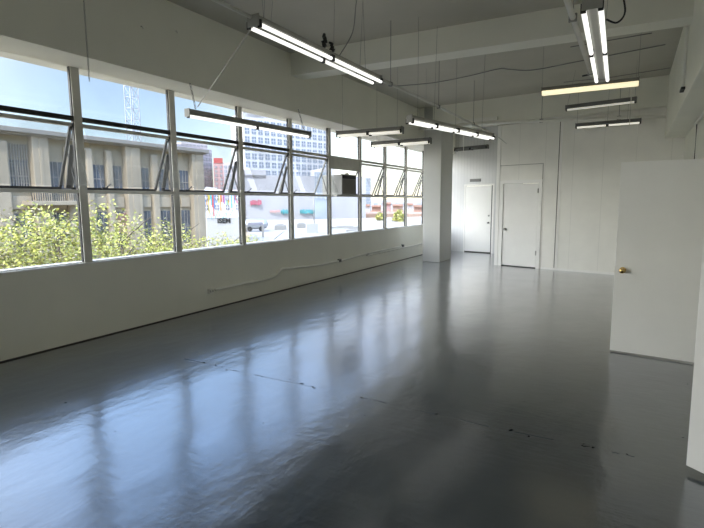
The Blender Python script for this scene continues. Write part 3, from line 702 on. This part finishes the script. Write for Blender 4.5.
# apartment towers behind the stone building
far('apartment_tower', 'grey apartment tower stepped up behind the stone building corner', 180, 214, 147, 200, 150, 25, M['towerg'], (9, 9, .62, .6, M['fwin2']), dist1=165, wy=(150, 196))
r_, p0, p1 = far('apartment_tower', 'tall upper block of the grey tower, with frames on its roof', 184, 210, 143, 200, 200, 20, M['towerg'], (7, 1, .6, .5, M['fwin2']), dist1=205, wy=(144, 147))
r_, p0, p1 = far('apartment_tower', 'narrow brick-red topped tower between grey towers, third window', 215, 225, 163, 200, 150, 18, M['towerr'], (2, 7, .5, .6, M['fwin2']), wy=(165, 194))
b = MB(); q0 = pd(BR(215.5), 149.8); q1 = pd(BR(224.5), 149.8); face_box(q0, q1, ZZ(163, 220, 150), ZZ(158, 220, 150), 10, bld=b); P(b, 'roof_box', M['red'], r_)
far('apartment_tower', 'pale grey tower right of the red-topped tower', 225, 241, 163, 200, 150, 6, M['towerg'], (4, 7, .6, .62, M['fwin']), wy=(165, 194))
# tent roof
r = empty('tent_roof', (0, 0, 0)); c0 = Vector(pd(BR(214), 92)); r.location = (c0.x, c0.y, G); tag(r, 'white canvas tent roof in front of the apartment towers', 'tent')
a0 = Vector(pd(BR(198), 92)); a1 = Vector(pd(BR(233), 92)); n = (c0.normalized()*7)
zt = ZZ(186, 212, 92); zb = ZZ(195, 212, 92)
b = MB(); pk = [b.bm.verts.new((*(a0.lerp(a1, .25)+n*.5), zt)), b.bm.verts.new((*(a0.lerp(a1, .5)+n*.5), zt-.2))]
cs = [b.bm.verts.new((*q, zb)) for q in (a0, a1, a1+n, a0+n)]
for f_ in ((cs[0], cs[1], pk[1], pk[0]), (cs[2], cs[3], pk[0], pk[1]), (cs[1], cs[2], pk[1]), (cs[3], cs[0], pk[0]), (cs[0], cs[3], cs[2], cs[1])): b.bm.faces.new(f_)
P(b, 'canopy', M['canvas'], r)
b = MB()
for q in (a0, a1, a1+n, a0+n): b.beam((*q, G), (*q, zb), .2, .2)
P(b, 'posts', M['pale2'], r)
# mural building
mr, p0, p1 = far('mural_building', 'pale building painted with bright dripping colours, third window', 201, 243, 192, 216, 85, 8, M['pale2'], (4, 2, .34, .5, M['fwin2']), wy=(193, 212))
a = Vector(p0); c = Vector(p1); d = (c-a); L = d.length; d.normalize(); ang = math.atan2(d.y, d.x)
zt = ZZ(192.3, 223, 85)
b = MB(); rnd = random.Random(5); cols = ['magenta', 'violet', 'sky_blue', 'orange', 'yellow', 'cyan', 'red', 'pink', 'magenta', 'red', 'sky_blue', 'orange']
for k in range(46):
    x = L*(k+.5)/46; h = rnd.uniform(.5, 3.0)*(1.25 if k < 14 else .8); b.m(M[cols[(k//2) % 12 if k < 14 else rnd.randrange(12)]])
    if k >= 14 and rnd.random() < .3: continue
    b.box(x-L/46*.5, x+L/46*.42, -.03, .03, zt-h, zt)
    if rnd.random() < .5: b.box(x-.08, x+.08, -.03, .03, zt-h-rnd.uniform(.3, 1.2), zt-h)
n_ = Vector((-d.y, d.x)); n_ = -n_ if n_.dot(a) > 0 else n_
bmesh.ops.transform(b.bm, matrix=Matrix.Translation((a.x+n_.x*.05, a.y+n_.y*.05, 0)) @ Matrix.Rotation(ang, 4, 'Z'), verts=b.bm.verts)
P(b, 'mural', None, mr)
# white low wall with lettering
wr, p0, p1 = far('white_shed', 'low white shed with small black lettering, below the mural building', 206, 245, 217.5, 232, 62, 5, M['canvas'], None, cat='building')
a = Vector(p0); c = Vector(p1); d = (c-a).normalized(); ang = math.atan2(d.y, d.x)
n_ = Vector((-d.y, d.x)); n_ = -n_ if n_.dot(a) > 0 else n_
fc = bpy.data.curves.new('shed_lettering', 'FONT'); fc.body = 'ISEM'; fc.size = .8; fc.extrude = .02; fc.offset = .03; fc.align_x = 'LEFT'; fc.materials.append(M['ink'])
o = bpy.data.objects.new('lettering', fc); C.objects.link(o); o.parent = wr
q = a + d*((c-a).length*.27) + n_*.06
o.location = Vector((q.x, q.y, ZZ(222, 222, 62)-.1)) - Vector(wr.location)
o.rotation_euler = (PI/2, 0, ang)
bpy.context.view_layer.update()
me_ = bpy.data.meshes.new_from_object(o.evaluated_get(bpy.context.evaluated_depsgraph_get())); o2 = bpy.data.objects.new('lettering', me_); C.objects.link(o2)
o2.parent = wr; o2.location = o.location; o2.rotation_euler = o.rotation_euler; bpy.data.objects.remove(o); o2.name = 'lettering'
b = MB(); q = a + d*((c-a).length*.10)
for k in range(12): b.beam((-2.4+k*.42, 0, -.35+.1*(k % 3)), (-2.2+k*.42+.25*(k % 2), 0, .25+.15*(k % 4)), .16, .06)
g_ = Vector((q.x, q.y))+n_*.08
bmesh.ops.transform(b.bm, matrix=Matrix.Translation((g_.x, g_.y, ZZ(216, 210, 62))) @ Matrix.Rotation(ang, 4, 'Z'), verts=b.bm.verts)
P(b, 'blue_graffiti', M['cyan'], wr)

# low pale warehouse roof that fills the lower panes
b = MB(); RZ = -3.0
b.poly([pd(BR(247), 54), pd(BR(430), 50), pd(BR(430), 160), pd(BR(247), 132)], G, RZ); o = b.build('warehouse', M['roofw']); tag(o, 'wide pale flat warehouse roof below the middle windows', 'building')
b = MB(); b.poly([pd(BR(248), 60), pd(BR(300), 60), pd(BR(300), 82), pd(BR(248), 82)], RZ, RZ+.12); b.build('grey_roof_patch', M['roofg'], o)
b = MB(); b.poly([pd(BR(298), 72), pd(BR(345), 72), pd(BR(345), 86), pd(BR(298), 86)], RZ, RZ+.10); b.build('grey_roof_patch', M['roofg'], o)
for (px, ds, w_, h_, lab) in ((280, 86, 2.0, .8, 'dark roof vent on the pale roof, left one'), (301, 92, 1.6, .8, 'dark roof vent on the pale roof, near the box with the mast'), (345, 88, 5, .35, 'long grey duct on the pale roof below the air conditioner'), (354, 76, 2.4, .5, 'low grey hatch on the pale roof, right part'), (398, 120, 3, 1.0, 'grey roof unit at the far right of the pale roof')):
    x, y = pd(BR(px), ds); b = MB(); b.box(-w_/2, w_/2, -.6, .6, 0, h_, .08); b.box(-w_*.3, w_*.3, -.4, .4, h_, h_+.15); o = b.build('roof_vent', M['plate'], None, (x, y, RZ), math.radians(-BR(px))); tag(o, lab, 'roof vent', 'units on the pale roof')
# rooftop box with thin mast
x, y = pd(BR(312), 74); r = empty('roof_cabinet', (x, y, RZ), math.radians(-BR(312))); tag(r, 'grey cabinet with a thin mast standing on the pale roof', 'cabinet')
b = MB(); b.box(-.85, .85, -.6, .6, 0, 1.5, .05); b.build('body', M['roofg'], r)
b = MB(); b.tube([(.3, 0, 1.5), (.3, 0, 6.1)], .08, 8); b.beam((-1.0, 0, 6.1), (.6, 0, 6.1), .12, .12); b.build('mast', M['plate'], r)
# dark sign panel on a post
x, y = pd(BR(258), 57); r = empty('roof_signboard', (x, y, RZ), math.radians(-BR(258))); tag(r, 'dark narrow panel on a frame at the near roof edge', 'signboard')
b = MB(); b.box(.35, .60, -.05, .05, .7, 2.1, .02); b.build('panel', M['plate'], r)
b = MB(); b.beam((-1.1, 0, 1.1), (.6, 0, .9), .06, .06); b.beam((-.3, 0, 0), (-.3, 0, 1.0), .08, .08); b.beam((.45, 0, 0), (.45, 0, .7), .06, .06); b.build('frame', M['roofg'], r)
# silver rounded trailer
x, y = pd(BR(255), 80); r = empty('silver_trailer', (x, y, RZ+.13), math.radians(-BR(254))); tag(r, 'rounded silver trailer left of the pink graffiti wall foot', 'trailer')
b = MB(); b.box(-2.0, 2.0, -1.2, 1.2, .4, 1.9, .7); b.build('body', M['silver'], r)
b = MB(); b.box(-1.2, 1.2, -1.22, -1.18, 1.05, 1.5, .01); b.build('window', M['fwin2'], r)
for sx in (-.9, .9):
    b = MB(); b.lathe([(.4, -.12), (.4, .12)], 16, Matrix.Translation((sx, -1.1, .4)) @ Matrix.Rotation(PI/2, 4, 'X')); b.build('wheel', M['black'], r)

# big white gridded block and the blank grey wall before it
gr, p0, p1 = far('office_block', 'big white gridded office block rising in the fourth and fifth windows', 246, 329, 119, 180, 175, 9, M['pale2'], (14, 7, .64, .66, M['fwin']), dist1=195, wy=(123, 178))
b = MB()
a = Vector(p0); c = Vector(p1)
zt = ZZ(119, 285, 185)
for k in range(13):
    q = a.lerp(c, (k+.0)/12); qq = a.lerp(c, min(1, (k+.06)/12)); hh = 2.0 if k % 3 else 5.0
    face_box(q, qq, zt-1, zt+hh, 2, bld=b)
face_box(a.lerp(c, .02), a.lerp(c, .22), zt-1, zt+3.0, 7, bld=b); face_box(a.lerp(c, .30), a.lerp(c, .62), zt-1, zt+3.6, 7, bld=b); face_box(a.lerp(c, .68), a.lerp(c, .98), zt-1, zt+2.4, 7, bld=b)
P(b, 'roof_parapet', M['pale2'], gr)
gw, p0, p1 = far('blank_building', 'long blank grey-white wall behind the warehouse roof', 246, 366, 176, 214, 152, 20, M['pale'], None, dist1=165)
b = MB(); z_ = ZZ(176, 300, 157)
face_box(Vector(p0).lerp(Vector(p1), .0), Vector(p0).lerp(Vector(p1), .16), z_-1, z_+1.6, 12, bld=b); P(b, 'parapet', M['pale'], gw); b = MB(); face_box(Vector(p0).lerp(Vector(p1), .62), Vector(p0).lerp(Vector(p1), .72), z_-1, z_+2.6, 12, bld=b); P(b, 'parapet', M['pale'], gw)
def graffiti(px0, px1, y0, y1, dist, m_, name, parent, seed):
    rnd = random.Random(seed); a = Vector(pd(BR(px0), dist)); c = Vector(pd(BR(px1), dist)); d = c-a; L = d.length; ang = math.atan2(d.y, d.x)
    z0, z1 = ZZ(y1, px0, dist), ZZ(y0, px0, dist); b = MB(); n = 6
    for k in range(n):
        x0 = L*k/n; b.box(x0, x0+L/n*.85, -.1, .1, z0+rnd.uniform(0, .2)*(z1-z0), z1-rnd.uniform(0, .25)*(z1-z0), .08)
    bmesh.ops.transform(b.bm, matrix=Matrix.Translation((a.x, a.y, 0)) @ Matrix.Rotation(ang, 4, 'Z'), verts=b.bm.verts)
    return P(b, name, m_, parent)
def wall_dist(px):
    # distance to the blank wall's face along that bearing
    a = Vector(p0); c = Vector(p1); u = Vector(pd(BR(px), 1)); d = c-a
    return (a.x*d.y - a.y*d.x)/(u.x*d.y - u.y*d.x) - .3
for (x0, x1, y0, y1, m_, nm, sd) in ((250.5, 262, 199.5, 205.5, M['pink'], 'pink_graffiti', 1), (281, 291, 209, 214.5, M['teal'], 'teal_graffiti', 2), (300, 309, 209, 214, M['teal'], 'teal_graffiti', 3), (309, 317, 209.5, 214, M['teal'], 'teal_graffiti', 4), (270, 280, 209.5, 213, M['towerr'], 'faded_graffiti', 5), (320, 327, 210, 213.5, M['towerg'], 'faded_graffiti', 6)):
    graffiti(x0, x1, y0, y1, wall_dist((x0+x1)/2)-.6, m_, nm, gw, sd)
far('glass_tower', 'slim blue-grey glass tower right of the air conditioner', 362, 371, 178, 208, 260, 20, M['glassblue'], (3, 8, .8, .8, M['fwin']), wy=(179, 207))
far('glass_tower', 'blue-grey glass block behind the open sash left of the air conditioner', 315, 328, 172, 200, 142, 5, M['glassblue'], (3, 6, .8, .8, M['fwin']), wy=(173, 200))
# construction ground and low houses on the right
b = MB(); b.poly([pd(BR(336), 192), pd(BR(432), 175), pd(BR(432), 248), pd(BR(336), 248)], G, RZ+.4); tag(b.build('earth_terrace', M['earth']), 'orange-pink earth terrace beyond the pale roof', 'ground')
rnd = random.Random(12)
hs = [(343, 352, 207), (352, 360, 205), (362, 370, 206), (372, 381, 207), (383, 391, 204), (393, 403, 206), (405, 413, 205), (414, 424, 207)]
nm_ = ['first', 'second', 'third', 'fourth', 'fifth', 'sixth', 'seventh', 'eighth']
for k, (x0, x1, y0) in enumerate(hs):
    dd_ = 196 + (k*37 % 40); wl = [M['towerr'], M['earth'], M['pale2'], M['tile']][k % 4]
    r_, q0, q1 = far('low_house', '%s small far house counted from the left on the orange ground' % nm_[k], x0, x1, y0, 214, dd_, 8, wl, (3, 1, .4, .5, M['fwin2']), zb=RZ+.4, group='low far houses')
    z = ZZ(y0, (x0+x1)/2, dd_); b = MB(); face_box(pd(BR(x0-.4), dd_-1), pd(BR(x1+.4), dd_-1), z, z+.8, 10, bld=b); P(b, 'roof', M['tile'], r_)
far('hall_building', 'long low pale hall behind the far houses', 330, 430, 200, 214, 300, 20, M['pale'], (14, 1, .5, .4, M['fwin']), zb=RZ, wy=(202, 206))
x, y = pd(BR(399), 118)
tree(x, y, -.2, 1.5, 'small round green tree on the far roof terrace, eighth window', 1800, seed=21, lsize=.45, group='far trees', base=RZ)
x, y = pd(BR(380), 125)
tree(x, y, -.8, 1.1, 'small green bush far off, left of the round green tree', 1200, seed=22, lsize=.45, group='far trees', base=RZ)

# ------------------------------------------------------------------ light
sun_el, sun_az = math.radians(50), math.radians(152)     # azimuth measured from +y towards +x
w = bpy.data.worlds.new('world'); bpy.context.scene.world = w; w.use_nodes = True
N = w.node_tree.nodes; Lk = w.node_tree.links; bg = N['Background']
sky = N.new('ShaderNodeTexSky'); sky.sky_type = 'NISHITA'; sky.sun_disc = False
sky.sun_elevation = sun_el; sky.sun_rotation = sun_az; sky.air_density = 1.0; sky.dust_density = .6; sky.ozone_density = 1.2; sky.altitude = 50
# glow added to unseen sky behind the left shoulder, lighting the back wall
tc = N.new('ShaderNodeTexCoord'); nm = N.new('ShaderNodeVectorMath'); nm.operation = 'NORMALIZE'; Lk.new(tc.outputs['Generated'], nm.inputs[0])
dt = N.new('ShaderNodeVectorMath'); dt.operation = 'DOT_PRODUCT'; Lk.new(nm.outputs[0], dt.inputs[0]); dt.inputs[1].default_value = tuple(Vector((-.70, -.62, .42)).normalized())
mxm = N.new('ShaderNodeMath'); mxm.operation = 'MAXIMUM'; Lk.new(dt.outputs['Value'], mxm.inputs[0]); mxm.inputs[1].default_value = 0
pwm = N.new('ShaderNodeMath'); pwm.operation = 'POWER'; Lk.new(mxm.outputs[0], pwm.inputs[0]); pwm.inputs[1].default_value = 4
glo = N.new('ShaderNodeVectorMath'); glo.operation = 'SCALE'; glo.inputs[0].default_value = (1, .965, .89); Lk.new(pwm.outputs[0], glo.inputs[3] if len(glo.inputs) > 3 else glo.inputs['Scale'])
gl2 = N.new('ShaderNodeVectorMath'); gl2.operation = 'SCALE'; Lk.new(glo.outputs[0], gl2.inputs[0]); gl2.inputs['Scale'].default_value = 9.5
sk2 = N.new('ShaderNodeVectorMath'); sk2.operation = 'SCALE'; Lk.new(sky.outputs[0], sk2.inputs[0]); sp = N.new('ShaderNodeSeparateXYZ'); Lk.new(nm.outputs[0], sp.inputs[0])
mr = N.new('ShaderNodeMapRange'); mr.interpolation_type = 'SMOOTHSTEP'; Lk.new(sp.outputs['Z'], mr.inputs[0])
mr.inputs[1].default_value = .22; mr.inputs[2].default_value = .46; mr.inputs[3].default_value = .15; mr.inputs[4].default_value = .92  # sky raised above the window view to brighten its floor reflection
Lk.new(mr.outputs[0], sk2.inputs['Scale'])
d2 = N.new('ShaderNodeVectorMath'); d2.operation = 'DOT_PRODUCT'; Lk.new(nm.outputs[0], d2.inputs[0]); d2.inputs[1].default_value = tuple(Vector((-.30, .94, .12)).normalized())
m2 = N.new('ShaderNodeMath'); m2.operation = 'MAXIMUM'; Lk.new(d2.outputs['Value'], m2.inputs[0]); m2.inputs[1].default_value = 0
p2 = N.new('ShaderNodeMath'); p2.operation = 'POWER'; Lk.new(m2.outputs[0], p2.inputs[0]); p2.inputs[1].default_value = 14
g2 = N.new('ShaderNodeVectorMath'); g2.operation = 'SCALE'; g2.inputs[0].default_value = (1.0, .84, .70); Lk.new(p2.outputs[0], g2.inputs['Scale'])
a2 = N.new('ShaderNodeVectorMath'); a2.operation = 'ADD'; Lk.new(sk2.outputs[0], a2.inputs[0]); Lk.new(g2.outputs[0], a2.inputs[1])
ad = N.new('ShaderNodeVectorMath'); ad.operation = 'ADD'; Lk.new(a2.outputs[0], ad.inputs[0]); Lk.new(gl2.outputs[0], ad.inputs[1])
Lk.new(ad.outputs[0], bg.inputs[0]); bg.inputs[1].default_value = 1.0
sd = bpy.data.lights.new('sun', 'SUN'); sd.energy = 3.0; sd.angle = math.radians(.6); sd.color = (1, .95, .87)
so = bpy.data.objects.new('sun', sd); C.objects.link(so)
dirv = Vector((math.sin(sun_az)*math.cos(sun_el), math.cos(sun_az)*math.cos(sun_el), math.sin(sun_el)))
so.rotation_euler = (-dirv).to_track_quat('-Z', 'Y').to_euler(); so.location = (20, 20, 40)

# ------------------------------------------------------------------ camera
cd = bpy.data.cameras.new('camera'); cam = bpy.data.objects.new('camera', cd); C.objects.link(cam)
cd.sensor_fit = 'HORIZONTAL'; cd.sensor_width = 36; cd.lens = 488/704*36; cd.clip_end = 2000; cd.clip_start = .05
RX_ = ((0.8683, 0.0572, -0.4927), (0.4960, -0.1123, 0.8610), (-0.0061, -0.9920, -0.1259))
V_ = Vector((380-352, 4080-264, 488.)); Yv = Vector((633-352, 200.8-264, 488.)).normalized()
dn = V_.normalized(); dn = (dn - Yv*dn.dot(Yv)).normalized(); Zv = -dn; Xv = Yv.cross(Zv)
# rows of world axes in camera coords (x right, y down, z forward) -> Blender camera axes
m3 = Matrix(((Xv.x, -Xv.y, -Xv.z), (Yv.x, -Yv.y, -Yv.z), (Zv.x, -Zv.y, -Zv.z)))
cam.matrix_world = Matrix.Translation((0, 0, 1.6)) @ m3.to_4x4()
sc = bpy.context.scene; sc.camera = cam
sc.view_settings.view_transform = 'Standard'; sc.view_settings.look = 'None'; sc.view_settings.gamma = 1; sc.view_settings.use_curve_mapping = False
sc.view_settings.exposure = 0.22
sc.cycles.use_denoising = True
sc.cycles.max_bounces = 12; sc.cycles.diffuse_bounces = 8; sc.cycles.glossy_bounces = 4; sc.cycles.transparent_max_bounces = 16
sc.cycles.sample_clamp_indirect = 8
